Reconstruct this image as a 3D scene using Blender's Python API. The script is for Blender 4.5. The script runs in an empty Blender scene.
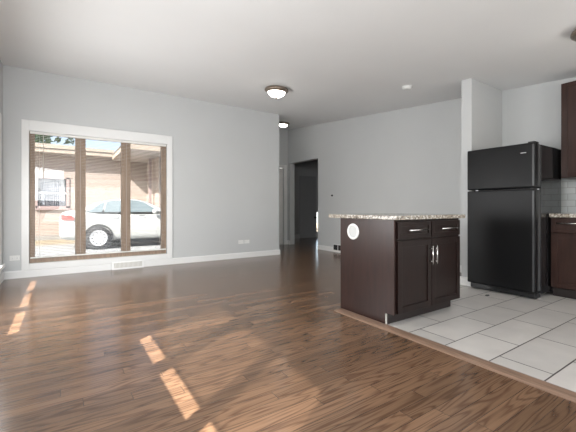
import bpy, bmesh, math, random
from mathutils import Vector, Matrix
random.seed(7)
SC = bpy.context.scene
COL = SC.collection

# ------------------------------------------------------------------ camera
TH = 0.5884
cam_d = bpy.data.cameras.new('camera'); cam = bpy.data.objects.new('camera', cam_d); COL.objects.link(cam)
cam.location = (0, 0, 1.0)
cam.rotation_euler = (math.pi/2, 0, -TH)
cam_d.sensor_width = 36.0; cam_d.sensor_fit = 'HORIZONTAL'
cam_d.lens = 337.93/576*36
cam_d.shift_y = -(216-207.73)/576
cam_d.clip_start = 0.02; cam_d.clip_end = 300
SC.camera = cam

# ------------------------------------------------------------------ world, sun, daylight, exposure
SUN = Vector((1.02, 0.66, -1.0)).normalized()
w = bpy.data.worlds.new('World'); SC.world = w; w.use_nodes = True
nt = w.node_tree; nt.nodes.clear()
wo = nt.nodes.new('ShaderNodeOutputWorld'); bg = nt.nodes.new('ShaderNodeBackground')
sky = nt.nodes.new('ShaderNodeTexSky'); sky.sky_type = 'NISHITA'; sky.sun_disc = False
sky.sun_elevation = math.asin(-SUN.z); sky.sun_rotation = math.atan2(-SUN.x, -SUN.y)
sky.air_density = 1.0; sky.dust_density = 2.5
mixw = nt.nodes.new('ShaderNodeMixRGB'); mixw.inputs[0].default_value = 0.45
mixw.inputs[2].default_value = (3.2, 3.3, 3.4, 1)
nt.links.new(sky.outputs[0], mixw.inputs[1]); nt.links.new(mixw.outputs[0], bg.inputs[0])
bg.inputs[1].default_value = 0.74
nt.links.new(bg.outputs[0], wo.inputs[0])

def lamp(name, typ, loc, direction, energy, color=(1, 1, 1), size=1, size_y=None, **k):
    d = bpy.data.lights.new(name, typ); d.energy = energy; d.color = color
    if typ == 'AREA':
        d.size = size
        if size_y: d.shape = 'RECTANGLE'; d.size_y = size_y
    if typ == 'SUN': d.angle = size
    o = bpy.data.objects.new(name, d); COL.objects.link(o); o.location = loc
    o.rotation_euler = Vector(direction).to_track_quat('-Z', 'Y').to_euler()
    return o
lamp('sun', 'SUN', (-6, -4, 8), SUN, 25.0, (1.0, 0.95, 0.88), 0.009)
# unseen fill added behind the camera; area lamps for daylight of the left windows
lamp('fill_rear', 'AREA', (0.75, -2.50, 1.15), (-0.35, 1, 1.1), 62, (0.95, 0.98, 1.0), 2.4, 1.9)
lamp('daylight_side_window', 'AREA', (-0.60, 1.1, 1.65), (1, 0.85, 0.05), 82, (0.95, 0.98, 1.0), 2.0, 0.9)
lamp('daylight_tall_window', 'AREA', (-0.61, 4.0, 1.0), (1, 0.1, -0.12), 52, (0.97, 0.985, 1.0), 1.8, 1.1)

SC.view_settings.view_transform = 'Standard'
SC.view_settings.look = 'None'
SC.view_settings.gamma = 1.0
SC.view_settings.use_curve_mapping = False
SC.view_settings.exposure = 0.30

# ------------------------------------------------------------------ helpers
def tag(o, label=None, cat=None, group=None, kind=None):
    if label: o['label'] = label
    if cat: o['category'] = cat
    if group: o['group'] = group
    if kind: o['kind'] = kind
    return o

def wloc(o):
    v = Vector(o.location)
    while o.parent:
        o = o.parent; v += Vector(o.location)
    return v

def empty(name, loc, label, cat, group=None):
    o = bpy.data.objects.new(name, None); COL.objects.link(o); o.location = loc
    o.empty_display_size = 0.1
    return tag(o, label, cat, group)

def obj(name, bm, m, parent=None, smooth=False, origin=None, bevel=0.0):
    bmesh.ops.recalc_face_normals(bm, faces=bm.faces)
    me = bpy.data.meshes.new(name)
    off = Vector((0, 0, 0))
    if parent is not None: off = wloc(parent)
    elif origin == 'base':
        xs = [v.co.x for v in bm.verts]; ys = [v.co.y for v in bm.verts]; zs = [v.co.z for v in bm.verts]
        off = Vector(((min(xs)+max(xs))/2, (min(ys)+max(ys))/2, min(zs)))
    bmesh.ops.translate(bm, verts=bm.verts, vec=-off)
    bm.to_mesh(me); bm.free()
    if smooth:
        for p in me.polygons: p.use_smooth = True
    me.materials.append(m)
    o = bpy.data.objects.new(name, me); COL.objects.link(o)
    if parent is not None: o.parent = parent
    else: o.location = off
    if bevel > 0:
        b = o.modifiers.new('bevel', 'BEVEL'); b.width = bevel; b.segments = 2; b.limit_method = 'ANGLE'
    return o

def struct(name, bm, m, parent=None, **k):
    o = obj(name, bm, m, parent, **k)
    if parent is None: o['kind'] = 'structure'
    return o

def BM(): return bmesh.new()

def box(bm, x0, x1, y0, y1, z0, z1):
    vs = [bm.verts.new(c) for c in ((x0, y0, z0), (x1, y0, z0), (x1, y1, z0), (x0, y1, z0), (x0, y0, z1), (x1, y0, z1), (x1, y1, z1), (x0, y1, z1))]
    for f in ((0, 3, 2, 1), (4, 5, 6, 7), (0, 1, 5, 4), (1, 2, 6, 5), (2, 3, 7, 6), (3, 0, 4, 7)):
        bm.faces.new([vs[i] for i in f])
    return bm

def bx(*a): return box(BM(), *a)

def prism(bm, pts, vec):
    """closed polygon pts (3-D) extruded by vec"""
    a = [bm.verts.new(p) for p in pts]; v = Vector(vec)
    b = [bm.verts.new(Vector(p)+v) for p in pts]
    n = len(pts)
    bm.faces.new(a); bm.faces.new(list(reversed(b)))
    for i in range(n): bm.faces.new((a[i], b[i], b[(i+1) % n], a[(i+1) % n]))
    return bm

def tube(bm, pts, r, n=10):
    pts = [Vector(p) for p in pts]; rings = []
    for i, p in enumerate(pts):
        d = (pts[min(i+1, len(pts)-1)]-pts[max(i-1, 0)]).normalized()
        up = Vector((0, 0, 1)) if abs(d.z) < 0.9 else Vector((1, 0, 0))
        a = d.cross(up).normalized(); b = d.cross(a).normalized()
        rr = r[i] if isinstance(r, (list, tuple)) else r
        rings.append([bm.verts.new(p+a*math.cos(2*math.pi*k/n)*rr+b*math.sin(2*math.pi*k/n)*rr) for k in range(n)])
    for i in range(len(rings)-1):
        for k in range(n):
            bm.faces.new((rings[i][k], rings[i][(k+1) % n], rings[i+1][(k+1) % n], rings[i+1][k]))
    bm.faces.new(rings[0]); bm.faces.new(list(reversed(rings[-1])))
    return bm

def lathe(bm, prof, loc, axis='Z', n=32):
    """prof: list of (r, h); axis Z, Y or X"""
    rings = []; loc = Vector(loc)
    def P(r, a, h):
        c, s = r*math.cos(a), r*math.sin(a)
        return loc + (Vector((c, s, h)) if axis == 'Z' else Vector((c, h, s)) if axis == 'Y' else Vector((h, c, s)))
    for r, h in prof:
        if r < 1e-6: rings.append([bm.verts.new(P(0, 0, h))])
        else: rings.append([bm.verts.new(P(r, 2*math.pi*k/n, h)) for k in range(n)])
    for A, B in zip(rings, rings[1:]):
        for k in range(n):
            q = (k+1) % n
            if len(A) == 1 and len(B) == 1: continue
            if len(A) == 1: bm.faces.new((A[0], B[k], B[q]))
            elif len(B) == 1: bm.faces.new((A[k], A[q], B[0]))
            else: bm.faces.new((A[k], A[q], B[q], B[k]))
    if prof[0] == prof[-1]: return bm
    if len(rings[0]) > 1: bm.faces.new(rings[0])
    if len(rings[-1]) > 1: bm.faces.new(list(reversed(rings[-1])))
    return bm

# ------------------------------------------------------------------ materials
def newmat(name):
    m = bpy.data.materials.new(name); m.use_nodes = True
    n = m.node_tree.nodes; n.clear()
    out = n.new('ShaderNodeOutputMaterial'); p = n.new('ShaderNodeBsdfPrincipled')
    m.node_tree.links.new(p.outputs[0], out.inputs[0])
    return m, m.node_tree, p, out

def mat(name, col, rough=0.6, metal=0.0, var=0.04, scale=6.0, bump=0.0, spec=0.5, coat=0.0, stretch=(1, 1, 1), bscale=None):
    m, t, p, out = newmat(name); n = t.nodes; L = t.links
    g = n.new('ShaderNodeNewGeometry'); mp = n.new('ShaderNodeMapping'); mp.inputs['Scale'].default_value = stretch
    L.new(g.outputs['Position'], mp.inputs[0])
    nz = n.new('ShaderNodeTexNoise'); nz.inputs['Scale'].default_value = scale; nz.inputs['Detail'].default_value = 5
    L.new(mp.outputs[0], nz.inputs['Vector'])
    r = n.new('ShaderNodeValToRGB')
    r.color_ramp.elements[0].position = 0.3; r.color_ramp.elements[1].position = 0.7
    r.color_ramp.elements[0].color = [c*(1-var) for c in col[:3]]+[1]
    r.color_ramp.elements[1].color = [min(1, c*(1+var)) for c in col[:3]]+[1]
    L.new(nz.outputs['Fac'], r.inputs[0]); L.new(r.outputs[0], p.inputs['Base Color'])
    p.inputs['Roughness'].default_value = rough; p.inputs['Metallic'].default_value = metal
    p.inputs['Specular IOR Level'].default_value = spec; p.inputs['Coat Weight'].default_value = coat
    p.inputs['Coat Roughness'].default_value = 0.15
    if bump > 0:
        nb = n.new('ShaderNodeTexNoise'); nb.inputs['Scale'].default_value = bscale or scale*8; nb.inputs['Detail'].default_value = 3
        L.new(mp.outputs[0], nb.inputs['Vector'])
        b = n.new('ShaderNodeBump'); b.inputs['Strength'].default_value = bump; b.inputs['Distance'].default_value = 0.004
        L.new(nb.outputs['Fac'], b.inputs['Height']); L.new(b.outputs[0], p.inputs['Normal'])
    return m

def glass_mat(name, tint=(1, 1, 1), refl=1.0):
    m, t, p, out = newmat(name); n = t.nodes; L = t.links
    n.remove(p)
    tr = n.new('ShaderNodeBsdfTransparent'); tr.inputs[0].default_value = (*tint, 1)
    gl = n.new('ShaderNodeBsdfGlossy'); gl.inputs['Roughness'].default_value = 0.02
    lw = n.new('ShaderNodeLayerWeight'); lw.inputs[0].default_value = 0.5
    pw = math_node(t, 'POWER', lw.outputs['Facing'], 4.0)
    mx = n.new('ShaderNodeMixShader')
    L.new(math_node(t, 'MULTIPLY_ADD', pw, 0.6*refl, 0.035*refl), mx.inputs[0])
    L.new(tr.outputs[0], mx.inputs[1]); L.new(gl.outputs[0], mx.inputs[2]); L.new(mx.outputs[0], out.inputs[0])
    return m

def emit_mat(name, col, strength):
    m, t, p, out = newmat(name)
    p.inputs['Base Color'].default_value = (*col, 1); p.inputs['Roughness'].default_value = 0.3
    p.inputs['Emission Color'].default_value = (*col, 1); p.inputs['Emission Strength'].default_value = strength
    return m

def shade_mat(name, open_=0.06):
    m, t, p, out = newmat(name); n = t.nodes; L = t.links; n.remove(p)
    df = n.new('ShaderNodeBsdfDiffuse'); df.inputs[0].default_value = (0.75, 0.74, 0.70, 1)
    tl = n.new('ShaderNodeBsdfTranslucent'); tl.inputs[0].default_value = (0.5, 0.48, 0.43, 1)
    tr = n.new('ShaderNodeBsdfTransparent')
    a = n.new('ShaderNodeMixShader'); a.inputs[0].default_value = 0.35
    b = n.new('ShaderNodeMixShader'); b.inputs[0].default_value = open_
    L.new(df.outputs[0], a.inputs[1]); L.new(tl.outputs[0], a.inputs[2])
    L.new(a.outputs[0], b.inputs[1]); L.new(tr.outputs[0], b.inputs[2]); L.new(b.outputs[0], out.inputs[0])
    return m

def math_node(t, op, a, b=None, c=None):
    x = t.nodes.new('ShaderNodeMath'); x.operation = op
    for i, v in enumerate((a, b, c)):
        if v is None: continue
        if isinstance(v, (int, float)): x.inputs[i].default_value = v
        else: t.links.new(v, x.inputs[i])
    return x.outputs[0]

def wood_floor_mat():
    m, t, p, out = newmat('oak_floor'); n = t.nodes; L = t.links
    g = n.new('ShaderNodeNewGeometry')
    br = n.new('ShaderNodeTexBrick'); br.offset = 0.0; br.offset_frequency = 2
    br.inputs['Color1'].default_value = (0, 0, 0, 1); br.inputs['Color2'].default_value = (1, 1, 1, 1); br.inputs['Mortar'].default_value = (0.5, 0.5, 0.5, 1)
    br.inputs['Scale'].default_value = 1; br.inputs['Brick Width'].default_value = 1.13; br.inputs['Row Height'].default_value = 0.083
    br.inputs['Mortar Size'].default_value = 0.0011; br.inputs['Mortar Smooth'].default_value = 0.2; br.inputs['Bias'].default_value = 0
    sep = n.new('ShaderNodeSeparateXYZ'); L.new(g.outputs['Position'], sep.inputs[0])
    wn = n.new('ShaderNodeTexWhiteNoise'); wn.noise_dimensions = '1D'
    L.new(math_node(t, 'FLOOR', math_node(t, 'DIVIDE', sep.outputs[1], 0.083)), wn.inputs['W'])
    cb = n.new('ShaderNodeCombineXYZ')
    L.new(math_node(t, 'MULTIPLY_ADD', wn.outputs['Value'], 7.91, sep.outputs[0]), cb.inputs[0]); L.new(sep.outputs[1], cb.inputs[1])
    L.new(cb.outputs[0], br.inputs['Vector'])
    sc = n.new('ShaderNodeSeparateColor'); L.new(br.outputs['Color'], sc.inputs[0]); pid = sc.outputs[0]
    row = math_node(t, 'FLOOR', math_node(t, 'DIVIDE', sep.outputs[1], 0.083))
    seed = math_node(t, 'ADD', math_node(t, 'MULTIPLY', pid, 17.3), math_node(t, 'MULTIPLY', row, 3.71))
    # cathedral grain: contour lines of a stretched noise
    cx = n.new('ShaderNodeCombineXYZ')
    L.new(math_node(t, 'MULTIPLY', sep.outputs[0], 1.15), cx.inputs[0])
    L.new(math_node(t, 'MULTIPLY', sep.outputs[1], 13.0), cx.inputs[1]); L.new(seed, cx.inputs[2])
    n1 = n.new('ShaderNodeTexNoise'); n1.inputs['Scale'].default_value = 1.0; n1.inputs['Detail'].default_value = 1.5; n1.inputs['Roughness'].default_value = 0.4
    L.new(cx.outputs[0], n1.inputs['Vector'])
    rings = math_node(t, 'SINE', math_node(t, 'MULTIPLY', n1.outputs['Fac'], 68.0))
    rings = math_node(t, 'POWER', math_node(t, 'MULTIPLY_ADD', rings, 0.5, 0.5), 2.6)
    cf = n.new('ShaderNodeCombineXYZ')
    L.new(math_node(t, 'MULTIPLY', sep.outputs[0], 7.0), cf.inputs[0])
    L.new(math_node(t, 'MULTIPLY', sep.outputs[1], 190.0), cf.inputs[1]); L.new(seed, cf.inputs[2])
    n2 = n.new('ShaderNodeTexNoise'); n2.inputs['Scale'].default_value = 1.0; n2.inputs['Detail'].default_value = 4
    L.new(cf.outputs[0], n2.inputs['Vector'])
    pores = n2.outputs['Fac']
    grain = math_node(t, 'ADD', math_node(t, 'MULTIPLY', rings, 0.42), math_node(t, 'MULTIPLY', pores, 0.62))
    ramp = n.new('ShaderNodeValToRGB')
    e = ramp.color_ramp.elements
    e[0].position = 0.12; e[0].color = (0.200, 0.118, 0.070, 1)
    e[1].position = 0.85; e[1].color = (0.082, 0.043, 0.024, 1)
    L.new(grain, ramp.inputs[0])
    tone = math_node(t, 'MULTIPLY_ADD', pid, 0.50, 0.75)
    mx = n.new('ShaderNodeMixRGB'); mx.blend_type = 'MULTIPLY'; mx.inputs[0].default_value = 1
    cc = n.new('ShaderNodeCombineColor')
    for i in range(3): L.new(tone, cc.inputs[i])
    L.new(ramp.outputs[0], mx.inputs[1]); L.new(cc.outputs[0], mx.inputs[2])
    mo = n.new('ShaderNodeMixRGB'); L.new(br.outputs['Fac'], mo.inputs[0]); L.new(mx.outputs[0], mo.inputs[1]); mo.inputs[2].default_value = (0.025, 0.012, 0.006, 1)
    L.new(mo.outputs[0], p.inputs['Base Color'])
    p.inputs['Roughness'].default_value = 0.24
    L.new(math_node(t, 'MULTIPLY_ADD', grain, 0.10, 0.15), p.inputs['Roughness'])
    p.inputs['Specular IOR Level'].default_value = 0.6
    b = n.new('ShaderNodeBump'); b.inputs['Strength'].default_value = 0.12; b.inputs['Distance'].default_value = 0.003
    L.new(math_node(t, 'SUBTRACT', math_node(t, 'MULTIPLY', grain, -0.35), br.outputs['Fac']), b.inputs['Height'])
    L.new(b.outputs[0], p.inputs['Normal'])
    return m

def tile_mat(name, vec_map, bw, rh, mortar, c1, c2, mc, rough, msmooth=0.1, bump=0.2):
    """vec_map: (axis for u, axis for v, du, dv)"""
    m, t, p, out = newmat(name); n = t.nodes; L = t.links
    g = n.new('ShaderNodeNewGeometry'); sep = n.new('ShaderNodeSeparateXYZ'); L.new(g.outputs['Position'], sep.inputs[0])
    cx = n.new('ShaderNodeCombineXYZ'); ua, va, du, dv = vec_map
    L.new(math_node(t, 'SUBTRACT', sep.outputs[ua], du), cx.inputs[0]); L.new(math_node(t, 'SUBTRACT', sep.outputs[va], dv), cx.inputs[1])
    br = n.new('ShaderNodeTexBrick'); br.offset = 0.5; br.offset_frequency = 2
    br.inputs['Color1'].default_value = (*c1, 1); br.inputs['Color2'].default_value = (*c2, 1); br.inputs['Mortar'].default_value = (*mc, 1)
    br.inputs['Scale'].default_value = 1; br.inputs['Brick Width'].default_value = bw; br.inputs['Row Height'].default_value = rh
    br.inputs['Mortar Size'].default_value = mortar; br.inputs['Mortar Smooth'].default_value = msmooth
    L.new(cx.outputs[0], br.inputs['Vector'])
    nz = n.new('ShaderNodeTexNoise'); nz.inputs['Scale'].default_value = 5; nz.inputs['Detail'].default_value = 5
    L.new(g.outputs['Position'], nz.inputs['Vector'])
    mx = n.new('ShaderNodeMixRGB'); mx.blend_type = 'MULTIPLY'; mx.inputs[0].default_value = 0.22
    L.new(br.outputs['Color'], mx.inputs[1]); L.new(nz.outputs['Fac'], mx.inputs[2])
    L.new(mx.outputs[0], p.inputs['Base Color']); p.inputs['Roughness'].default_value = rough
    b = n.new('ShaderNodeBump'); b.inputs['Strength'].default_value = bump; b.inputs['Distance'].default_value = 0.003; b.invert = True
    L.new(br.outputs['Fac'], b.inputs['Height']); L.new(b.outputs[0], p.inputs['Normal'])
    return m

def granite_mat():
    m, t, p, out = newmat('granite'); n = t.nodes; L = t.links
    g = n.new('ShaderNodeNewGeometry')
    v = n.new('ShaderNodeTexVoronoi'); v.inputs['Scale'].default_value = 75; L.new(g.outputs['Position'], v.inputs['Vector'])
    sc = n.new('ShaderNodeSeparateColor'); L.new(v.outputs['Color'], sc.inputs[0])
    nz = n.new('ShaderNodeTexNoise'); nz.inputs['Scale'].default_value = 22; nz.inputs['Detail'].default_value = 6; L.new(g.outputs['Position'], nz.inputs['Vector'])
    f = math_node(t, 'ADD', math_node(t, 'MULTIPLY', sc.outputs[0], 0.55), math_node(t, 'MULTIPLY', nz.outputs['Fac'], 0.5))
    r = n.new('ShaderNodeValToRGB'); e = r.color_ramp.elements
    e[0].position = 0.20; e[0].color = (0.035, 0.028, 0.024, 1)
    e[1].position = 0.36; e[1].color = (0.30, 0.26, 0.21, 1)
    for pos, c in ((0.5, (0.40, 0.36, 0.31, 1)), (0.64, (0.16, 0.13, 0.105, 1)), (0.70, (0.60, 0.57, 0.52, 1))):
        k = e.new(pos); k.color = c
    L.new(f, r.inputs[0]); L.new(r.outputs[0], p.inputs['Base Color']); p.inputs['Roughness'].default_value = 0.15
    return m

def siding_mat():
    m, t, p, out = newmat('pink_brick_siding'); n = t.nodes; L = t.links
    g = n.new('ShaderNodeNewGeometry'); sep = n.new('ShaderNodeSeparateXYZ'); L.new(g.outputs['Position'], sep.inputs[0])
    fr = math_node(t, 'FRACT', math_node(t, 'DIVIDE', sep.outputs[2], 0.19))
    ln = math_node(t, 'LESS_THAN', fr, 0.10)
    mx = n.new('ShaderNodeMixRGB'); L.new(ln, mx.inputs[0]); mx.inputs[1].default_value = (0.42, 0.345, 0.295, 1); mx.inputs[2].default_value = (0.33, 0.265, 0.225, 1)
    L.new(mx.outputs[0], p.inputs['Base Color']); p.inputs['Roughness'].default_value = 0.8
    return m

M = {}
M['wall'] = mat('grey_wall_paint', (0.56, 0.57, 0.57), 0.55, var=0.012, scale=2, bump=0.05, bscale=180)
M['ceiling'] = mat('ceiling_paint', (0.81, 0.815, 0.815), 0.8, var=0.012, scale=1.5, bump=0.05, bscale=120)
M['white'] = mat('white_trim_paint', (0.80, 0.80, 0.79), 0.35, var=0.015, scale=4)
M['plastic'] = mat('white_plastic', (0.78, 0.78, 0.76), 0.4, var=0.02, scale=20)
M['floor'] = wood_floor_mat()
M['tile'] = tile_mat('floor_tile', (0, 1, 2.145, 0.19), 0.61, 0.305, 0.0045, (0.63, 0.595, 0.555), (0.55, 0.52, 0.485), (0.055, 0.045, 0.04), 0.32)
M['strip'] = mat('light_oak_strip', (0.23, 0.145, 0.10), 0.4, var=0.25, scale=3, stretch=(30, 1.5, 10), bump=0.1)
M['esp'] = mat('espresso_wood', (0.025, 0.0092, 0.0066), 0.34, var=0.3, scale=3.0, stretch=(9, 9, 1.2), spec=0.4, coat=0.1)
M['esp_dark'] = mat('espresso_kick', (0.014, 0.008, 0.007), 0.5, var=0.2)
M['esp_shaded'] = mat('espresso_shaded', (0.011, 0.0045, 0.0036), 0.33, var=0.3, scale=3.0, stretch=(9, 9, 1.2), spec=0.3, coat=0.05)  # same wood as the side panel, darkened for the shade on the front
M['kitchen_wood'] = mat('kitchen_espresso_wood', (0.034, 0.015, 0.011), 0.36, var=0.3, scale=3.0, stretch=(9, 9, 1.2), spec=0.35, coat=0.05)
M['nickel'] = mat('brushed_nickel', (0.72, 0.71, 0.69), 0.25, 1.0, var=0.05, scale=40)
M['bronze'] = mat('aged_bronze', (0.32, 0.26, 0.21), 0.35, 0.9, var=0.15, scale=20)
M['granite'] = granite_mat()
M['black'] = mat('fridge_black', (0.007, 0.007, 0.0075), 0.36, var=0.1, scale=3, spec=0.22)
M['black_side'] = mat('fridge_black_side', (0.012, 0.012, 0.013), 0.07, var=0.1, scale=3, spec=0.6)
M['black_matte'] = mat('black_matte_plastic', (0.02, 0.02, 0.021), 0.55, var=0.1)
M['chrome'] = mat('satin_chrome', (0.78, 0.78, 0.80), 0.2, 1.0, var=0.03)
M['trim_grey'] = mat('grey_edge_strip', (0.07, 0.07, 0.073), 0.35, 0.2, var=0.1)
M['rubber'] = mat('black_rubber', (0.06, 0.06, 0.062), 0.75, var=0.15, bump=0.2)
M['brownframe'] = mat('brown_window_frame', (0.30, 0.215, 0.155), 0.5, var=0.2, scale=4, stretch=(14, 14, 1.5), bump=0.1)
M['glass'] = glass_mat('window_glass')
M['glass_dimmed'] = glass_mat('window_glass_dimmed', (0.60, 0.61, 0.62))  # tint added to dim the bright view outside
M['shade'] = shade_mat('woven_shade', 0.40)
M['shade_blackout'] = shade_mat('woven_shade_dense', 0.0)
M['slat'] = mat('blind_slat', (0.80, 0.79, 0.76), 0.5, var=0.02)
M['cord'] = mat('blind_cord', (0.62, 0.60, 0.57), 0.7, var=0.05)
M['dome'] = emit_mat('lit_glass_dome', (1.0, 0.965, 0.90), 9.0)
M['grille'] = mat('beige_grille', (0.50, 0.48, 0.43), 0.5, var=0.05)
M['plate_disc'] = mat('plate_disc', (0.52, 0.53, 0.52), 0.4, var=0.02)
M['dark'] = mat('dark_void', (0.012, 0.012, 0.012), 0.9, var=0.1)
M['door_grey'] = mat('grey_door_paint', (0.42, 0.42, 0.425), 0.5, var=0.02)
M['backsplash'] = tile_mat('backsplash_tile', (1, 2, 1.46, 0.94), 0.15, 0.076, 0.003, (0.56, 0.59, 0.60), (0.50, 0.53, 0.545), (0.34, 0.35, 0.35), 0.12)
M['siding'] = siding_mat()
M['fascia'] = mat('cream_fascia', (0.45, 0.375, 0.30), 0.7, var=0.03)
M['soffit'] = mat('grey_soffit', (0.50, 0.46, 0.44), 0.8, var=0.03)
M['roofing'] = mat('grey_shingles', (0.28, 0.26, 0.25), 0.9, var=0.25, scale=14)
M['concrete'] = mat('concrete', (0.33, 0.315, 0.29), 0.9, var=0.08, scale=3, bump=0.2)
M['drive'] = mat('asphalt_drive', (0.30, 0.30, 0.29), 0.9, var=0.10, scale=5, bump=0.2)
M['gravel'] = mat('dry_ground', (0.28, 0.23, 0.15), 0.95, var=0.25, scale=9, bump=0.3)
M['carpaint'] = mat('white_car_paint', (0.50, 0.51, 0.49), 0.25, var=0.01, coat=0.6)
M['carglass'] = mat('car_window_glass', (0.16, 0.20, 0.21), 0.12, var=0.1, spec=0.5)
M['wheel'] = mat('alloy_wheel', (0.55, 0.56, 0.57), 0.4, 0.0, var=0.04)
M['taillight'] = mat('red_lens', (0.55, 0.05, 0.04), 0.2, var=0.1)
M['leaf'] = mat('leaf_green', (0.14, 0.23, 0.09), 0.7, var=0.35, scale=3)
M['bark'] = mat('bark', (0.12, 0.08, 0.055), 0.9, var=0.3, scale=12, bump=0.4)
M['curtain'] = mat('pale_curtain', (0.20, 0.205, 0.225), 0.8, var=0.3, scale=2, stretch=(14, 1, 0.6))
M['mauve'] = mat('mauve_window_frame', (0.36, 0.27, 0.25), 0.6, var=0.05)

# ------------------------------------------------------------------ setting
XL, XF, YA, YB, YH, YE = -0.69, 5.135, 6.119, -2.6, 7.706, 9.0
XE = 3.857                                   # end of the window wall
def cz(y): return 2.4398+0.0904*y
WT = 0.15

# floor: wood (living room, hall and the room beyond), tile by the kitchen
b = BM()
XT0 = 2.20
box(b, XL-WT, XT0, YB-WT, 2.46, -0.12, 0)
box(b, XL-WT, XF+WT, 2.46, YA+WT, -0.12, 0)
box(b, 2.95, XF+WT, YA+WT, YE+WT, -0.12, 0)
box(b, XF+WT, 8.4, 5.2, YE+WT, -0.12, 0)
struct('floor', b, M['floor'])
struct('floor_kitchen', bx(XT0, XF+WT, YB-WT, 2.46, -0.12, 0.0), M['tile'])
b = BM()
prism(b, [(2.185, YB, 0), (2.30, YB, 0), (2.30, YB, 0.006), (2.275, YB, 0.013), (2.21, YB, 0.013), (2.185, YB, 0.005)], (0, 2.475-YB, 0))
struct('trim_1', b, M['strip'])

# ceiling, sloping up towards the window wall
b = BM()
def roof_part(x0, x1, y0, y1):
    prism(b, [(x0, y0, cz(y0)), (x0, y1, cz(y1)), (x0, y1, cz(y1)+0.2), (x0, y0, cz(y0)+0.2)], (x1-x0, 0, 0))
roof_part(-1.3, 2.80, YB-0.4, YA+WT+0.35); roof_part(2.80, 8.6, YB-0.4, YE+0.4)
struct('ceiling', b, M['ceiling'])

def slope_wall_y(bm, x0, x1, ya, yb, z0=0.0):
    """wall running in Y with the sloped top"""
    return prism(bm, [(x0, ya, z0), (x0, yb, z0), (x0, yb, cz(yb)), (x0, ya, cz(ya))], (x1-x0, 0, 0))
def wall_x(bm, x0, x1, ya, yb, z0=0.0, z1=None):
    za, zb = (cz(ya), cz(yb)) if z1 is None else (z1, z1)
    return prism(bm, [(x0, ya, z0), (x0, yb, z0), (x0, yb, zb), (x0, ya, za)], (x1-x0, 0, 0))

# window wall with its opening
OX0, OX1, OZ0, OZ1 = -0.40, 1.525, 0.195, 2.11
b = BM()
wall_x(b, XL-WT, OX0, YA, YA+WT); wall_x(b, OX1, XE, YA, YA+WT)
wall_x(b, OX0, OX1, YA, YA+WT, 0, OZ0); wall_x(b, OX0, OX1, YA, YA+WT, OZ1)
struct('wall_front', b, M['wall'])
# left wall with two window openings
W1 = (3.02, 5.64, 0.28, 2.11); W2 = (0.00, 2.04, 1.11, 2.11)
b = BM()
ys = [YB-WT, W2[0], W2[1], W1[0], W1[1], YA]
for ya, yb in ((ys[0], ys[1]), (ys[2], ys[3]), (ys[4], ys[5])): slope_wall_y(b, XL-WT, XL, ya, yb)
for W in (W1, W2):
    box(b, XL-WT, XL, W[0], W[1], 0, W[2]); slope_wall_y(b, XL-WT, XL, W[0], W[1], W[3])
struct('wall_left', b, M['wall'])
# far wall: kitchen to hall, with the doorway
DY0, DY1, DZ = 6.39, 7.60, 2.20
b = BM()
slope_wall_y(b, XF, XF+WT, YB-WT, DY0); slope_wall_y(b, XF, XF+WT, DY1, YE+WT); slope_wall_y(b, XF, XF+WT, DY0, DY1, DZ)
struct('wall_right', b, M['wall'])
struct('wall_stub', slope_wall_y(BM(), 4.326, XF, 2.278, 2.409), M['wall'])
# hall end wall with its door opening, hall side
b = BM()
HX0, HX1, HZ = 4.15, 5.0, 2.08
wall_x(b, 2.95, HX0, YH, YH+0.12); wall_x(b, HX1, XF, YH, YH+0.12); wall_x(b, HX0, HX1, YH, YH+0.12, HZ)
struct('wall_hall', b, M['wall'])
struct('wall_hall_side', slope_wall_y(BM(), 2.83, 2.95, YA+WT, YH+0.12), M['wall'])
# rear wall with an added wide opening that lets light in
b = BM()
wall_x(b, XL, -0.1, YB-WT, YB); wall_x(b, 4.1, XF, YB-WT, YB); wall_x(b, -0.1, 4.1, YB-WT, YB, 2.12); box(b, -0.1, 4.1, YB-WT, YB, 0, 0.15)
struct('wall_rear', b, M['wall'])
# room beyond the doorway
BW = (7.17, 7.75, 0.17, 0.87)  # made-up low opening; sky in it stands in for a lit strip
b = BM()
box(b, XF+WT, BW[0], YE, YE+WT, 0, 3.3); box(b, BW[1], 8.4, YE, YE+WT, 0, 3.3)
box(b, BW[0], BW[1], YE, YE+WT, 0, BW[2]); box(b, BW[0], BW[1], YE, YE+WT, BW[3], 3.3)
struct('wall_bedroom', b, M['wall'])
b = BM(); slope_wall_y(b, 8.4, 8.55, 5.05, YE+WT); wall_x(b, XF+WT, 8.4, 5.05, 5.2)
struct('wall_bedroom_side', b, M['wall'])
b = BM(); box(b, BW[0]-0.012, BW[1]+0.04, YE+0.05, YE+0.09, BW[2]-0.03, BW[2]+0.02); box(b, BW[0]-0.012, BW[1]+0.04, YE+0.05, YE+0.09, BW[3]-0.02, BW[3]+0.03)
w4 = struct('light_slot', b, M['white'])
obj('pane', bx(BW[0], BW[1], YE+0.065, YE+0.071, BW[2], BW[3]), M['glass'], w4)

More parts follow.
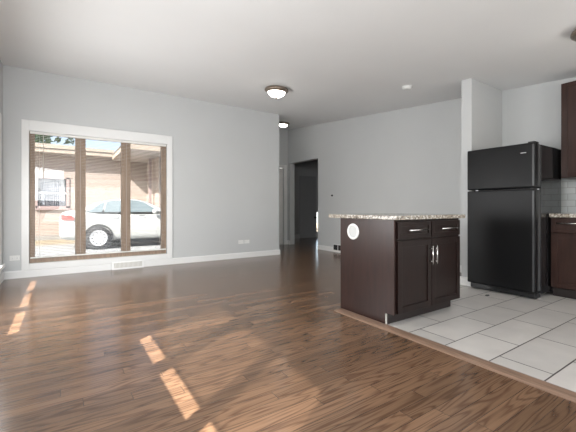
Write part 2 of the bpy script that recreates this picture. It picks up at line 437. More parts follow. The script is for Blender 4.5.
# baseboards
def base_prof(bm, p0, p1, nrm, h=0.107, t=0.016):
    p0, p1, nr = Vector(p0), Vector(p1), Vector(nrm)
    pts = [p0, p0+nr*t, p0+nr*t+Vector((0, 0, h-0.018)), p0+nr*t*0.45+Vector((0, 0, h)), p0+Vector((0, 0, h))]
    return prism(bm, pts, p1-p0)
b = BM(); base_prof(b, (XL, YA, 0), (0.655, YA, 0), (0, -1, 0)); base_prof(b, (1.144, YA, 0), (XE, YA, 0), (0, -1, 0)); base_prof(b, (XE, YA-0.016, 0), (XE, YA+WT, 0), (1, 0, 0))
struct('baseboard_front', b, M['white'])
struct('baseboard_left', base_prof(BM(), (XL, YB, 0), (XL, YA-0.016, 0), (1, 0, 0)), M['white'])
b = BM(); base_prof(b, (XF, 2.409, 0), (XF, DY0, 0), (-1, 0, 0)); base_prof(b, (XF, DY1, 0), (XF, YH, 0), (-1, 0, 0))
struct('baseboard_right', b, M['white'])
b = BM(); base_prof(b, (4.326, 2.278, 0), (4.326, 2.425, 0), (-1, 0, 0)); base_prof(b, (4.326, 2.409, 0), (XF-0.016, 2.409, 0), (0, 1, 0))
struct('baseboard_stub', b, M['white'])
b = BM(); base_prof(b, (5.089, YH, 0), (XF-0.016, YH, 0), (0, -1, 0))
struct('baseboard_hall', b, M['white'])
b = BM(); base_prof(b, (XF+WT, YE, 0), (6.449, YE, 0), (0, -1, 0), 0.13); base_prof(b, (7.13, YE, 0), (8.4, YE, 0), (0, -1, 0), 0.13)
struct('baseboard_bedroom', b, M['white'])

# window 1: white casing, brown frame, three panes
b = BM()
ox0, ox1, oz1 = -0.488, 1.617, 2.262
T = 0.022
box(b, ox0, OX0, YA-T, YA, 0.107, oz1); box(b, OX1, ox1, YA-T, YA, 0.107, oz1)
box(b, OX0, OX1, YA-T, YA, OZ1, oz1); box(b, OX0, OX1, YA-T, YA, 0.107, OZ0)
win1 = struct('window_1', b, M['white'], bevel=0.004)
b = BM()
FY0, FY1 = YA+0.052, YA+0.125
for xa, xb in ((OX0, -0.338), (0.163, 0.303), (0.808, 0.947), (1.445, OX1)): box(b, xa, xb, FY0, FY1, OZ0, OZ1)
for xa, xb in ((-0.338, 0.163), (0.303, 0.808), (0.947, 1.445)):
    box(b, xa, xb, FY0, FY1, OZ0, 0.262); box(b, xa, xb, FY0, FY1, 2.085, OZ1)
obj('window_frame', b, M['brownframe'], win1)
for xa, xb in ((-0.338, 0.163), (0.303, 0.808), (0.947, 1.445)):
    obj('pane', bx(xa, xb, FY0+0.03, FY0+0.036, 0.262, 2.085), M['glass_dimmed'], win1)
# mini blind in the window
bl = empty('window_blind', (0.56, YA+0.025, OZ0), 'open white mini blind hanging in the three pane front window', 'blind')
b = BM(); z = 0.30
while z < 2.06:
    prism(b, [(-0.385, YA+0.017, z+0.0004), (-0.385, YA+0.026, z+0.0012), (-0.385, YA+0.035, z+0.0004), (-0.385, YA+0.026, z+0.0007)], (1.895, 0, 0)); z += 0.023
obj('slats', b, M['slat'], bl)
obj('headrail', bx(-0.392, 1.517, YA+0.008, YA+0.044, 2.075, 2.108), M['slat'], bl, bevel=0.002)
obj('bottom_rail', bx(-0.388, 1.513, YA+0.012, YA+0.040, 0.262, 0.282), M['slat'], bl, bevel=0.003)
for x in (-0.28, 0.23, 0.88, 1.40):
    obj('ladder_cord', tube(BM(), [(x, YA+0.011, 0.27), (x, YA+0.011, 2.09)], 0.0016, 6), M['cord'], bl)
obj('wand', tube(BM(), [(-0.235, YA+0.002, 2.08), (-0.235, YA-0.002, 1.42)], 0.0045, 8), M['grille'], bl)
# windows 2 and 3 in the left wall
def side_window(name, W, panes, shade_z, shade_m):
    ya, yb, za, zb = W
    b = BM(); t = 0.022; c = 0.12
    box(b, XL, XL+t, ya-c, ya, za-0.06, zb+c); box(b, XL, XL+t, yb, yb+c+0.05, za-0.06, zb+c)
    box(b, XL, XL+t, ya, yb, zb, zb+c); box(b, XL, XL+t, ya-c, yb+c, za-0.14, za-0.06)
    wn = struct(name, b, M['white'], bevel=0.003)
    obj('window_sill', bx(XL-0.02, XL+0.06, ya-c-0.02, yb+c+0.02, za-0.06, za-0.015), M['white'], wn, bevel=0.004)
    fb = BM(); fx0, fx1 = XL-0.115, XL-0.06; last = ya
    for pa, pb in panes:
        box(fb, fx0, fx1, last, pa, za, zb); last = pb
        box(fb, fx0, fx1, pa, pb, za, za+0.03); box(fb, fx0, fx1, pa, pb, zb-0.03, zb)
        obj('pane', bx(fx0+0.02, fx0+0.026, pa, pb, za+0.03, zb-0.03), M['glass'], wn)
    box(fb, fx0, fx1, last, yb, za, zb)
    obj('window_frame', fb, M['brownframe'], wn)
    return wn
w2 = side_window('window_2', W1, ((3.14, 3.82), (4.02, 4.66), (4.80, 5.50)), 0.37, None)
w3 = side_window('window_3', W2, ((0.14, 0.66), (0.76, 1.31), (1.44, 1.95)), 1.22, None)
def roller(W, zb, m, label, shx):
    ya, yb = W[0]+0.01, W[1]-0.01
    r = empty('roller_shade', (XL-0.03, (ya+yb)/2, zb), label, 'shade')
    obj('fabric', bx(shx, shx+0.0015, ya, yb, zb+0.015, W[3]-0.02), m, r)
    obj('tube', tube(BM(), [(shx-0.004, ya, W[3]-0.026), (shx-0.004, yb, W[3]-0.026)], 0.022, 14), M['slat'], r)
    obj('hem_bar', bx(shx-0.004, shx+0.006, ya, yb, zb, zb+0.018), M['slat'], r)
roller(W1, 0.425, M['shade_blackout'], 'closed pale roller shade in the tall window of the left wall', XL-0.035)
roller(W2, 1.275, M['shade'], 'pale woven roller shade in the high window of the left wall', XL-0.035)

# hall door and its casing, door in the room beyond
b = BM(); box(b, 5.0, 5.089, YH-0.02, YH, 0, 2.16); box(b, 4.07, 4.15, YH-0.02, YH, 0, 2.16); box(b, 4.15, 5.0, YH-0.02, YH, 2.08, 2.16)
struct('trim_2', b, M['white'], bevel=0.003)
b = BM(); box(b, 4.155, 4.995, YH+0.03, YH+0.065, 0.006, 2.06)
for za, zb in ((0.2, 0.9), (1.05, 1.9)):
    for xa, xb in ((4.27, 4.53), (4.62, 4.88)): box(b, xa, xb, YH+0.024, YH+0.035, za, zb)
d1 = struct('door_1', b, M['white'], bevel=0.003)
obj('door_knob', lathe(BM(), [(0.0, -0.055), (0.022, -0.05), (0.028, -0.035), (0.012, -0.02), (0.012, 0.0), (0.026, 0.0), (0.026, 0.006)], (4.22, YH+0.024, 0.98), 'Y', 16), M['nickel'], d1)
b = BM(); box(b, 6.45, 7.13, YE-0.014, YE, 0.0, 2.05)
d2 = struct('door_2', b, M['door_grey'], bevel=0.003)
obj('door_knob', lathe(BM(), [(0.0, -0.07), (0.03, -0.062), (0.036, -0.045), (0.014, -0.025), (0.014, -0.006), (0.03, -0.004), (0.03, 0)], (7.085, YE-0.014, 0.67), 'Y', 16), M['black_matte'], d2)

# backsplash
struct('trim_3', bx(XF-0.008, XF, 0.2, 1.60, 0.94, 1.50), M['backsplash'])

# ------------------------------------------------------------------ cabinets
def shaker(bm, ax, plane, u0, u1, z0, z1, t=0.02, rail=0.055, rec=0.009):
    """shaker front; ax 'y' -> faces -Y at y=plane (u is X), 'x' -> faces -X at x=plane (u is Y)"""
    def q(ua, ub, za, zb, p0, p1):
        if ax == 'y': box(bm, ua, ub, p0, p1, za, zb)
        else: box(bm, p0, p1, ua, ub, za, zb)
    q(u0, u0+rail, z0, z1, plane, plane+t); q(u1-rail, u1, z0, z1, plane, plane+t)
    q(u0+rail, u1-rail, z0, z0+rail, plane, plane+t); q(u0+rail, u1-rail, z1-rail, z1, plane, plane+t)
    q(u0+rail-0.001, u1-rail+0.001, z0+rail-0.001, z1-rail+0.001, plane+rec, plane+t-0.002)
    return bm

def bar_pull(name, ax, plane, u, z, length, vertical, parent):
    out = 0.034; r = 0.006
    def P(uu, zz, d): return (uu, plane-d, zz) if ax == 'y' else (plane-d, uu, zz)
    b = BM(); h = length/2; k = h*0.68
    if vertical:
        tube(b, [P(u, z-h, out), P(u, z+h, out)], r, 10)
        for s in (-k, k): tube(b, [P(u, z+s, 0), P(u, z+s, out)], r*0.8, 8)
    else:
        tube(b, [P(u-h, z, out), P(u+h, z, out)], r, 10)
        for s in (-k, k): tube(b, [P(u+s, z, 0), P(u+s, z, out)], r*0.8, 8)
    return obj(name, b, M['nickel'], parent, smooth=True)

# island
IX0, IX1, IYF, IYB, IT = 2.312, 3.275, 1.852, 2.498, 0.898
isl = empty('kitchen_island', ((IX0+IX1)/2, 2.18, 0), 'dark espresso island cabinet with two drawers and two doors at edge of tile', 'cabinet')
b = BM()
prism(b, [(IX0, IYF, 0.10), (IX0, IYB, 0.10), (IX0, IYB, IT), (IX0, IYF, IT)], (IX1-IX0, 0, 0))
obj('body', b, M['esp_shaded'], isl, bevel=0.002)
b = BM(); prism(b, [(IX0-0.016, 1.935, 0), (IX0-0.016, IYB+0.004, 0), (IX0-0.016, IYB+0.004, IT), (IX0-0.016, IYF-0.002, IT), (IX0-0.016, IYF-0.002, 0.10), (IX0-0.016, 1.935, 0.10)], (0.0155, 0, 0))
obj('side_panel', b, M['esp'], isl, bevel=0.0015)
b = bx(IX0, IX1, 1.937, IYB, 0, 0.10)
obj('toe_kick', b, M['esp_dark'], isl)
obj('end_cap', bx(IX0-0.022, IX0-0.012, 1.926, 1.936, 0.0, 0.098), M['grille'], isl)
mid = 2.795
pl = IYF-0.020
for (ua, ub) in ((IX0+0.014, mid-0.006), (mid+0.006, IX1-0.012)):
    d = obj('drawer', shaker(BM(), 'y', pl, ua, ub, 0.735, 0.880, rail=0.038), M['esp_shaded'], isl, bevel=0.002)
    bar_pull('handle', 'y', pl, (ua+ub)/2+0.01, 0.808, 0.27, False, d)
for i, (ua, ub) in enumerate(((IX0+0.014, mid-0.003), (mid+0.003, IX1-0.012))):
    d = obj('door', shaker(BM(), 'y', pl, ua, ub, 0.108, 0.720), M['esp_shaded'], isl, bevel=0.002)
    bar_pull('handle', 'y', pl, (ub-0.03) if i == 0 else (ua+0.03), 0.575, 0.165, True, d)
b = BM(); box(b, 2.272, 3.315, 1.805, 2.66, IT, 0.934)
o = obj('countertop', b, M['granite'], origin='base', bevel=0.006); tag(o, 'speckled granite countertop lying on the island cabinet', 'countertop')
o = empty('cover_plate', (IX0-0.018, 2.325, 0.774), 'round white cover plate on the side panel of the island', 'cover plate')
obj('rim', lathe(BM(), [(0.056, 0.0), (0.056, -0.003), (0.058, -0.009), (0.070, -0.010), (0.075, -0.006), (0.076, 0.0), (0.056, 0.0)], (IX0-0.0166, 2.325, 0.774), 'X', 40), M['plastic'], o, smooth=False)
obj('disc', lathe(BM(), [(0, -0.0045), (0.054, -0.0045), (0.057, 0.0), (0.0, 0.0)], (IX0-0.0166, 2.325, 0.774), 'X', 40), M['plate_disc'], o)

# base cabinet by the fridge
CX = 4.58
cab = empty('base_cabinet', (4.9, 1.2, 0), 'dark brown base cabinet with drawer right of the black fridge', 'cabinet')
CY1, CY0 = 1.532, 0.75
obj('body', bx(CX+0.02, XF-0.002, CY0, CY1, 0.105, 0.893), M['kitchen_wood'], cab, bevel=0.002)
obj('toe_kick', bx(CX+0.075, XF-0.002, CY0, CY1, 0, 0.105), M['esp_dark'], cab)
d = obj('drawer', shaker(BM(), 'x', CX, CY0+0.01, CY1-0.012, 0.725, 0.878, rail=0.04), M['kitchen_wood'], cab, bevel=0.002)
bar_pull('handle', 'x', CX, 1.335, 0.83, 0.26, False, d)
d = obj('door', shaker(BM(), 'x', CX, CY0+0.01, CY1-0.012, 0.118, 0.712), M['kitchen_wood'], cab, bevel=0.002)
bar_pull('handle', 'x', CX, CY0+0.06, 0.60, 0.18, True, d)
o = obj('countertop', bx(CX-0.035, XF-0.009, CY0-0.02, CY1, 0.893, 0.934), M['granite'], origin='base', bevel=0.005)
tag(o, 'short granite countertop on the base cabinet beside the fridge', 'countertop')
# upper cabinet
UX, UY1, UY0, UZ0, UZ1 = 4.815, 1.508, 0.70, 1.344, 2.44
up = empty('upper_cabinet', (4.98, 1.1, UZ0), 'tall brown upper cabinet hanging on the wall right of the fridge', 'cabinet')
obj('body', bx(UX+0.02, XF-0.001, UY0, UY1, UZ0, UZ1), M['kitchen_wood'], up, bevel=0.002)
um = 1.10
for i, (ua, ub) in enumerate(((um+0.003, UY1-0.004), (UY0+0.004, um-0.003))):
    d = obj('door', shaker(BM(), 'x', UX, ua, ub, UZ0+0.004, UZ1-0.004, rail=0.06), M['kitchen_wood'], up, bevel=0.002)
    bar_pull('handle', 'x', UX, (ua+0.035) if i == 0 else (ub-0.035), UZ0+0.16, 0.18, True, d)

# fridge
FX, FYL, FYR, FH = 4.212, 2.275, 1.540, 1.708
fr = empty('refrigerator', (4.6, 1.9, 0), 'black top freezer refrigerator standing on the tile beside the wall stub', 'refrigerator')
obj('body', bx(FX+0.16, 4.95, FYR+0.004, 2.262, 0.045, FH-0.012), M['black_side'], fr, bevel=0.006)
for nm, za, zb in (('freezer_door', 1.218, FH), ('fridge_door', 0.075, 1.204)):
    d = obj(nm, bx(FX, FX+0.078, FYR, FYL, za, zb), M['black'], fr, bevel=0.014)
    obj('edge_strip', bx(FX-0.0015, FX+0.004, FYR+0.012, FYR+0.030, za+0.02, zb-0.02), M['trim_grey'], d, bevel=0.002)
    obj('gasket', bx(FX+0.078, FX+0.16, FYR+0.012, 2.256, za+0.012, zb-0.012), M['rubber'], d)
    if nm == 'freezer_door':
        obj('badge', bx(FX-0.003, FX+0.001, FYR+0.085, FYR+0.140, FH-0.110, FH-0.101), M['chrome'], d)
b = bx(FX+0.05, FX+0.165, FYR+0.012, 2.256, 0.012, 0.068)
gr = obj('kick_grille', b, M['black_matte'], fr)
for k in range(4):
    z = 0.022+k*0.011
    pass
b = BM()
for k in range(5): box(b, FX+0.046, FX+0.051, FYR+0.03, 2.25, 0.018+k*0.010, 0.023+k*0.010)
obj('louver', b, M['black_side'], gr)
b = BM(); box(b, FX+0.01, FX+0.12, FYR+0.01, FYR+0.075, FH-0.012, FH+0.012)
obj('hinge_cover', b, M['black_matte'], fr, bevel=0.005)
obj('hinge', bx(FX+0.01, FX+0.08, FYR+0.008, FYR+0.05, 1.206, 1.216), M['black_matte'], fr)
for y in (FYR+0.04, 2.24):
    for x in (FX+0.19, 4.88):
        obj('foot', lathe(BM(), [(0, 0), (0.02, 0), (0.02, 0.01), (0.010, 0.016), (0.010, 0.048), (0, 0.048)], (x, y, 0), 'Z', 14), M['chrome'] if x < 4.6 else M['black_matte'], fr)

# ------------------------------------------------------------------ ceiling fixtures
def dome_light(x, y, r, label):
    zc = cz(y); tilt = math.atan(0.0904)
    root = empty('ceiling_light', (x, y, zc), label, 'ceiling light', 'flush dome ceiling lights')
    s = r/0.18
    def tl(bm):
        bmesh.ops.rotate(bm, verts=bm.verts, cent=(x, y, zc), matrix=Matrix.Rotation(tilt, 3, 'X')); return bm
    pan = lathe(BM(), [(0.0, 0.0), (0.150*s, 0.0), (0.165*s, -0.006*s), (0.176*s, -0.018*s), (0.182*s, -0.034*s), (0.180*s, -0.046*s), (0.150*s, -0.064*s), (0.134*s, -0.066*s), (0.128*s, -0.058*s), (0, -0.058*s)], (x, y, zc), 'Z', 48)
    obj('rim', tl(pan), M['bronze'], root, smooth=True)
    prof = []
    for k in range(11):
        a = k/10*math.pi/2
        prof.append((0.130*s*math.cos(a), -0.058*s-0.082*s*math.sin(a)))
    prof[-1] = (0.0, prof[-1][1])
    obj('glass_dome', tl(lathe(BM(), prof, (x, y, zc), 'Z', 48)), M['dome'], root, smooth=True)
    fin = lathe(BM(), [(0, -0.166*s), (0.008*s, -0.163*s), (0.011*s, -0.156*s), (0.006*s, -0.149*s), (0.016*s, -0.145*s), (0.016*s, -0.142*s), (0, -0.140*s)], (x, y, zc), 'Z', 16)
    obj('finial', tl(fin), M['bronze'], root, smooth=True)
dome_light(2.74, 4.42, 0.183, 'bronze rimmed lit glass dome ceiling light over the wood floor')
dome_light(4.44, 6.86, 0.150, 'lit dome ceiling light in the hall past the window wall end')
dome_light(3.765, 0.915, 0.183, 'dome ceiling light over the kitchen tile cut by the right edge')
sx, sy = 4.06, 3.045
o = empty('smoke_detector', (sx, sy, cz(sy)), 'small round white smoke detector on the sloping ceiling', 'smoke detector')
def tl2(bm):
    bmesh.ops.rotate(bm, verts=bm.verts, cent=(sx, sy, cz(sy)), matrix=Matrix.Rotation(math.atan(0.0904), 3, 'X')); return bm
obj('mount', tl2(lathe(BM(), [(0, 0), (0.074, 0), (0.074, -0.010), (0, -0.010)], (sx, sy, cz(sy)), 'Z', 32)), M['plastic'], o)
obj('housing', tl2(lathe(BM(), [(0, -0.010), (0.066, -0.010), (0.068, -0.020), (0.060, -0.036), (0.03, -0.042), (0, -0.042)], (sx, sy, cz(sy)), 'Z', 32)), M['plastic'], o, smooth=True)

# ------------------------------------------------------------------ wall fittings
def outlet(x, z, label, wd=0.115, hg=0.072):
    o = empty('wall_outlet', (x, YA, z), label, 'outlet', 'outlets on the window wall')
    obj('plate', bx(x-wd/2, x+wd/2, YA-0.006, YA, z-hg/2, z+hg/2), M['plastic'], o, bevel=0.002)
    for s in (-1, 1):
        r = obj('socket', bx(x+s*0.026-0.016, x+s*0.026+0.016, YA-0.0085, YA-0.005, z-0.015, z+0.015), M['white'], o, bevel=0.003)
        bb = BM()
        for q in (-0.006, 0.006): box(bb, x+s*0.026-0.005, x+s*0.026+0.005, YA-0.0092, YA-0.008, z+q-0.0012, z+q+0.0012)
        obj('slot', bb, M['dark'], r)
outlet(-0.562, 0.288, 'sideways white outlet plate low in the corner left of the window')
outlet(2.955, 0.318, 'white outlet plate low on the wall right of the window, left of two')
outlet(3.085, 0.318, 'white outlet plate low on the wall right of the window, right of two')

o = empty('baseboard_register', (0.9, YA, 0), 'white baseboard register with beige grille under the front window', 'vent')
b = BM(); prism(b, [(0.658, YA, 0), (0.658, YA-0.055, 0), (0.658, YA-0.05, 0.02), (0.658, YA-0.028, 0.118), (0.658, YA, 0.118)], (0.483, 0, 0))
obj('housing', b, M['white'], o, bevel=0.002)
b = BM(); n = Vector((0, -0.98, -0.22)); 
for k in range(22):
    x = 0.695+k*0.0192
    prism(b, [(x, YA-0.0505, 0.026), (x, YA-0.0535, 0.026), (x, YA-0.035, 0.104), (x, YA-0.031, 0.104)], (0.011, 0, 0))
obj('grille', b, M['grille'], o)

o = empty('wall_vent', (XF, 5.66, 0.105), 'dark slotted return vent low on the far wall behind the island', 'vent')
b = BM(); v0, v1, z0, z1 = 5.50, 5.82, 0.032, 0.182
for a in ((v0, v1, z0, z0+0.016), (v0, v1, z1-0.016, z1), (v0, v0+0.014, z0, z1), (v1-0.014, v1, z0, z1), (5.652, 5.668, z0, z1)): box(b, XF-0.022, XF, a[0], a[1], a[2], a[3])
obj('frame', b, M['plastic'], o, bevel=0.001)
obj('backing', bx(XF-0.018, XF-0.0165, v0+0.005, v1-0.005, z0+0.005, z1-0.005), M['dark'], o)
b = BM()
for k in range(8):
    z = 0.052+k*0.0145
    prism(b, [(XF-0.0215, v0+0.014, z), (XF-0.0175, v0+0.014, z+0.004), (XF-0.0175, v0+0.014, z+0.006), (XF-0.0215, v0+0.014, z+0.002)], (0, v1-v0-0.028, 0))
obj('louver', b, M['black_matte'], o)

o = obj('wall_peg', lathe(BM(), [(0, -0.03), (0.016, -0.028), (0.02, -0.018), (0.012, -0.008), (0.022, -0.004), (0.022, 0)], (XF, 5.87, 1.28), 'X', 18), M['black_matte'], smooth=True)
tag(o, 'tiny black round peg on the far wall above the island end', 'peg')
b = BM(); prism(b, [(3.99, 1.93, 0.0), (4.03, 1.92, 0.0), (4.07, 1.945, 0.0), (4.04, 1.965, 0.0), (4.0, 1.955, 0.0)], (0, 0, 0.004))
o = obj('floor_scrap', b, M['rubber'], origin='base'); tag(o, 'small dark scrap lying on the tile in front of the fridge', 'scrap')

# ------------------------------------------------------------------ outside the front window
G = -0.17
struct('ground', bx(-14, 16, YE+WT if False else YA+WT, 9.2, G-0.2, G-0.02), M['concrete'])
b = BM(); box(b, -14, 2.9, 7.2, 9.0, G-0.02, G-0.012)
bpy.data.meshes
b.free()
struct('ground_drive', bx(-14, 16, 9.2, 13.0, G-0.2, G), M['drive'])
struct('ground_verge', bx(-14, 16, 13.0, 24, G-0.2, G), M['gravel'])
YFc = 15.0
nb = empty('neighbor_house', (1.0, YFc, G), 'pale pink sided house across the drive seen through the window', 'house')
b = BM()
NWX0, NWX1, NWZ0, NWZ1 = -0.80, 0.215, 0.99, 2.11
box(b, -9, NWX0, YFc, YFc+0.2, G, 3.0); box(b, NWX1, 9, YFc, YFc+0.2, G, 3.0)
box(b, NWX0, NWX1, YFc, YFc+0.2, G, NWZ0); box(b, NWX0, NWX1, YFc, YFc+0.2, NWZ1, 3.0)
box(b, 2.93, 3.13, 12.9, YFc, G, 2.87)
obj('wall', b, M['siding'], nb)
obj('foundation', bx(-9, 2.93, YFc-0.03, YFc, G, 0.0), M['concrete'], nb)
b = BM(); box(b, -9, 1.66, YFc-0.35, YFc+0.3, 2.96, 3.0)
obj('soffit', b, M['soffit'], nb)
b = BM(); box(b, -9, 1.66, YFc-0.41, YFc-0.35, 2.96, 3.09); box(b, -9, 1.66, YFc-0.45, YFc-0.35, 3.11, 3.22)
obj('fascia', b, M['fascia'], nb)
b = BM(); prism(b, [(-9, YFc-0.35, 3.12), (-9, YFc+4, 3.3), (-9, YFc+4, 3.15), (-9, YFc-0.35, 3.0)], (18, 0, 0))
obj('roof', b, M['roofing'], nb)
obj('parapet', bx(-9, 0.55, YFc+0.6, YFc+3.0, 3.2, 3.41), M['fascia'], nb)
b = BM(); box(b, 1.66, 9, 11.6, YFc, 2.87, 2.92)
obj('canopy_soffit', b, M['soffit'], nb)
b = BM(); box(b, 1.60, 9, 11.54, 11.6, 2.85, 3.06); box(b, 1.60, 1.66, 11.6, YFc-0.35, 2.85, 3.06)
obj('canopy_fascia', b, M['fascia'], nb)
obj('canopy_roof', bx(1.60, 9, 11.54, YFc, 3.0, 3.04), M['roofing'], nb)
b = BM()
for a in ((NWX0, NWX0+0.06, NWZ0, NWZ1), (NWX1-0.10, NWX1, NWZ0, NWZ1), (NWX0, NWX1, NWZ0, NWZ0+0.07), (NWX0, NWX1, NWZ1-0.05, NWZ1)):
    box(b, a[0], a[1], YFc-0.03, YFc+0.08, a[2], a[3])
box(b, NWX0-0.03, NWX1+0.03, YFc-0.08, YFc, NWZ0-0.07, NWZ0)
wf = obj('window', b, M['mauve'], nb)
obj('pane', bx(NWX0+0.06, NWX1-0.10, YFc+0.03, YFc+0.036, NWZ0+0.07, NWZ1-0.05), M['glass'], wf)
b = BM(); N = 60
for k in range(N):
    x = NWX0+0.05+(NWX1-NWX0-0.1)*k/N; y = YFc+0.12+0.018*math.sin(k*1.7)
    x2 = NWX0+0.05+(NWX1-NWX0-0.1)*(k+1)/N; y2 = YFc+0.12+0.018*math.sin((k+1)*1.7)
    prism(b, [(x, y, NWZ0), (x2, y2, NWZ0), (x2, y2+0.003, NWZ0), (x, y+0.003, NWZ0)], (0, 0, NWZ1-NWZ0))
obj('curtain', b, M['curtain'], wf)
b = BM(); box(b, NWX0+0.05, NWX1-0.1, YFc+0.02, YFc+0.05, 1.52, 1.56)
obj('meeting_rail', b, M['plastic'], wf)
obj('backing', bx(NWX0-0.2, NWX1+0.2, YFc+0.2, YFc+0.9, 0.5, 2.6), M['dark'], nb)
sc_ = empty('wall_lantern', (2.93, 14.4, 2.45), 'small dark wall lantern on the pink wing under the canopy', 'lantern')
obj('bracket', bx(2.90, 2.93, 14.36, 14.44, 2.40, 2.58), M['black_matte'], sc_)
obj('lamp_glass', lathe(BM(), [(0, -0.08), (0.045, -0.07), (0.06, 0.07), (0.0, 0.12)], (2.86, 14.4, 2.50), 'Z', 14), M['grille'], sc_)
obj('post', bx(2.72, 2.82, 13.55, 13.65, G, 2.87), M['mauve'], nb)

# tree behind the house
def tree(x, y, h, r, label, n=3600):
    t = empty('leafy_tree', (x, y, G), label, 'tree')
    obj('trunk', tube(BM(), [(x, y, G), (x+0.1, y, G+h*0.3), (x-0.05, y+0.1, G+h*0.62)], [0.22, 0.17, 0.10], 10), M['bark'], t)
    b = BM(); rnd = random.Random(int(x*10)+5)
    blobs = [(x+rnd.uniform(-r, r)*0.7, y+rnd.uniform(-r, r)*0.6, G+h*0.68+rnd.uniform(-.32, .32)*h*0.8, r*rnd.uniform(.35, .6)) for _ in range(14)]
    for _ in range(n):
        bxx, byy, bzz, br = rnd.choice(blobs)
        u = Vector((rnd.gauss(0, 1), rnd.gauss(0, 1), rnd.gauss(0, 1))).normalized()*br*rnd.uniform(0.6, 1.0)
        c = Vector((bxx, byy, bzz))+u
        a = Vector((rnd.gauss(0, 1), rnd.gauss(0, 1), rnd.gauss(0, 1))).normalized(); bb = a.orthogonal().normalized(); s = rnd.uniform(.13, .26)
        vs = [b.verts.new(c+a*s), b.verts.new(c+bb*s*0.5), b.verts.new(c-a*s), b.verts.new(c-bb*s*0.5)]
        b.faces.new(vs)
    me = bpy.data.meshes.new('foliage'); bmesh.ops.translate(b, verts=b.verts, vec=-Vector((x, y, G))); b.to_mesh(me); b.free(); me.materials.append(M['leaf'])
    f = bpy.data.objects.new('foliage', me); COL.objects.link(f); f.parent = t
tree(-1.6, 23.5, 8.4, 2.7, 'green leafy tree rising behind the roof of the pink house')

# white sedan
CXR, CYN, CZ = -0.09, 10.80, G        # rear end, near side, ground
car = empty('sedan_car', (CXR+2.2, CYN+0.86, CZ), 'white four door sedan parked on the drive outside the window', 'car')
YC = CYN+0.86
def P(x, s, z): return Vector((CXR+x, YC+s, CZ+z))
# lower body: sections along x: (x, z_bottom, z_top, half width)
secs = [(0.00, 0.42, 0.72, 0.62), (0.03, 0.30, 1.03, 0.74), (0.20, 0.25, 1.10, 0.83), (0.55, 0.22, 1.13, 0.86), (1.0, 0.20, 1.02, 0.86), (1.6, 0.20, 1.02, 0.86),
        (2.4, 0.20, 1.01, 0.86), (2.9, 0.20, 0.99, 0.86), (3.4, 0.22, 0.94, 0.85), (3.9, 0.24, 0.86, 0.82), (4.25, 0.28, 0.74, 0.72), (4.36, 0.34, 0.62, 0.58)]
b = BM(); rings = []
for x, zb, zt, hw in secs:
    h = zt-zb
    half = [(hw*0.86, zb), (hw*0.97, zb+h*0.14), (hw*1.0, zb+h*0.45), (hw*0.985, zb+h*0.72), (hw*0.95, zb+h*0.92), (hw*0.80, zb+h*1.0)]
    pts = [(-s, z) for s, z in half]+[(s, z) for s, z in reversed(half)]
    rings.append([b.verts.new(P(x, s, z)) for s, z in pts])
for A, B in zip(rings, rings[1:]):
    n = len(A)
    for k in range(n): b.faces.new((A[k], A[(k+1) % n], B[(k+1) % n], B[k]))
b.faces.new(rings[0]); b.faces.new(list(reversed(rings[-1])))
body = obj('body', b, M['carpaint'], car, smooth=True)
sm = body.modifiers.new('sub', 'SUBSURF'); sm.levels = 1; sm.render_levels = 2
b = BM(); p0, p1 = P(0.45, -0.66, 0.13), P(3.95, 0.66, 0.42); box(b, p0.x, p1.x, p0.y, p1.y, p0.z, p1.z)
obj('underbody', b, M['black_matte'], car)
# greenhouse
gs = [(0.42, 1.06, 1.10, 0.76, 0.66), (0.80, 1.02, 1.28, 0.80, 0.62), (1.25, 1.0, 1.43, 0.81, 0.585), (1.75, 1.0, 1.465, 0.815, 0.58), (2.15, 1.0, 1.42, 0.81, 0.575), (2.55, 1.0, 1.24, 0.80, 0.60), (2.98, 0.98, 1.0, 0.76, 0.68)]
b = BM(); rings = []
for x, zb, zt, hb, ht in gs:
    h = zt-zb
    half = [(hb, zb), ((hb+ht)/2+0.012, zb+h*0.5), (ht+0.02, zb+h*0.90), (ht-0.09, zt)]
    pts = [(-s, z) for s, z in half]+[(s, z) for s, z in reversed(half)]
    rings.append([b.verts.new(P(x, s, z)) for s, z in pts])
for A, B in zip(rings, rings[1:]):
    n = len(A)
    for k in range(n): b.faces.new((A[k], A[(k+1) % n], B[(k+1) % n], B[k]))
b.faces.new(rings[0]); b.faces.new(list(reversed(rings[-1])))
cabin = obj('cabin', b, M['carpaint'], car, smooth=True)
sm = cabin.modifiers.new('sub', 'SUBSURF'); sm.levels = 1; sm.render_levels = 2
def side_s(x, z):
    for a, c in zip(gs, gs[1:]):
        if a[0] <= x <= c[0]:
            f = (x-a[0])/(c[0]-a[0]); L_ = [a[i]+(c[i]-a[i])*f for i in range(5)]
            g = max(0, min(1, (z-L_[1])/max(0.05, (L_[2]-L_[1])))); return L_[3]+(L_[4]-L_[3])*g+0.012
    return 0.8
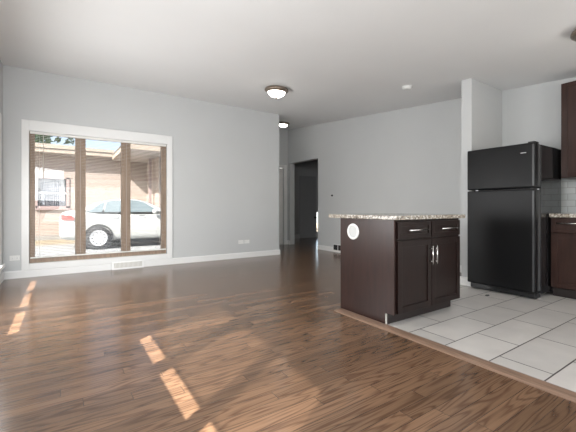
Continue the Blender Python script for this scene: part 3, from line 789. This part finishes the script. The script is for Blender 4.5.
for side in (-1, 1):
    for poly in ([(0.66, 1.045), (1.02, 1.045), (1.10, 1.33), (1.02, 1.32)], [(1.07, 1.045), (1.66, 1.045), (1.66, 1.395), (1.28, 1.375), (1.15, 1.34)], [(1.74, 1.045), (2.50, 1.045), (2.44, 1.16), (2.14, 1.34), (1.95, 1.39), (1.74, 1.40)]):
        pts = [P(x, side*side_s(x, z), z) for x, z in poly]
        obj('side_window', prism(BM(), pts, (0, -side*0.02, 0)), M['carglass'], car)
    for x in (1.30, 2.05):
        obj('door_handle', tube(BM(), [P(x-0.09, side*0.852, 0.93), P(x-0.06, side*0.875, 0.935), P(x+0.06, side*0.875, 0.935), P(x+0.09, side*0.852, 0.93)], 0.014, 8), M['trim_grey'], car)
    obj('wing_mirror', lathe(BM(), [(0, -0.09), (0.06, -0.07), (0.085, 0), (0.06, 0.07), (0, 0.09)], P(2.42, side*0.93, 1.06), 'Y', 14), M['carpaint'], car, smooth=True)
    obj('tail_light', prism(BM(), [P(0.06, side*0.80, 0.84), P(0.36, side*0.862, 0.84), P(0.30, side*0.852, 0.96), P(0.06, side*0.79, 0.98)], (0, side*0.012, 0)), M['taillight'], car)
    for x in (0.93, 3.50):
        wl = lathe(BM(), [(0.20, -0.09), (0.31, -0.09), (0.325, -0.06), (0.325, 0.06), (0.31, 0.09), (0.20, 0.09), (0.20, -0.09)], P(x, side*0.79, 0.325), 'Y', 36)
        t = obj('tire', wl, M['rubber'], car, smooth=True)
        obj('wheel_arch', lathe(BM(), [(0.328, -0.012), (0.366, -0.004), (0.366, 0.004), (0.328, 0.012), (0.328, -0.012)], P(x, side*0.862, 0.345), 'Y', 36), M['rubber'], car)
        hb = lathe(BM(), [(0.0, side*0.083), (0.05, side*0.083), (0.06, side*0.076), (0.18, side*0.080), (0.21, side*0.092), (0.22, side*0.09), (0.22, 0.06*side), (0, 0.06*side)], P(x, side*0.80, 0.325), 'Y', 36)
        r = obj('rim', hb, M['wheel'], t)
        if side < 0:
            for k in range(10):
                a = 2*math.pi*k/10; b = BM()
                bmesh.ops.create_cone(b, cap_ends=True, segments=10, radius1=0.015, radius2=0.015, depth=0.012,
                                      matrix=Matrix.Translation(P(x+0.155*math.cos(a), side*0.884, 0.325+0.155*math.sin(a))) @ Matrix.Rotation(math.pi/2, 4, 'X'))
                obj('rim_hole', b, M['dark'], t)
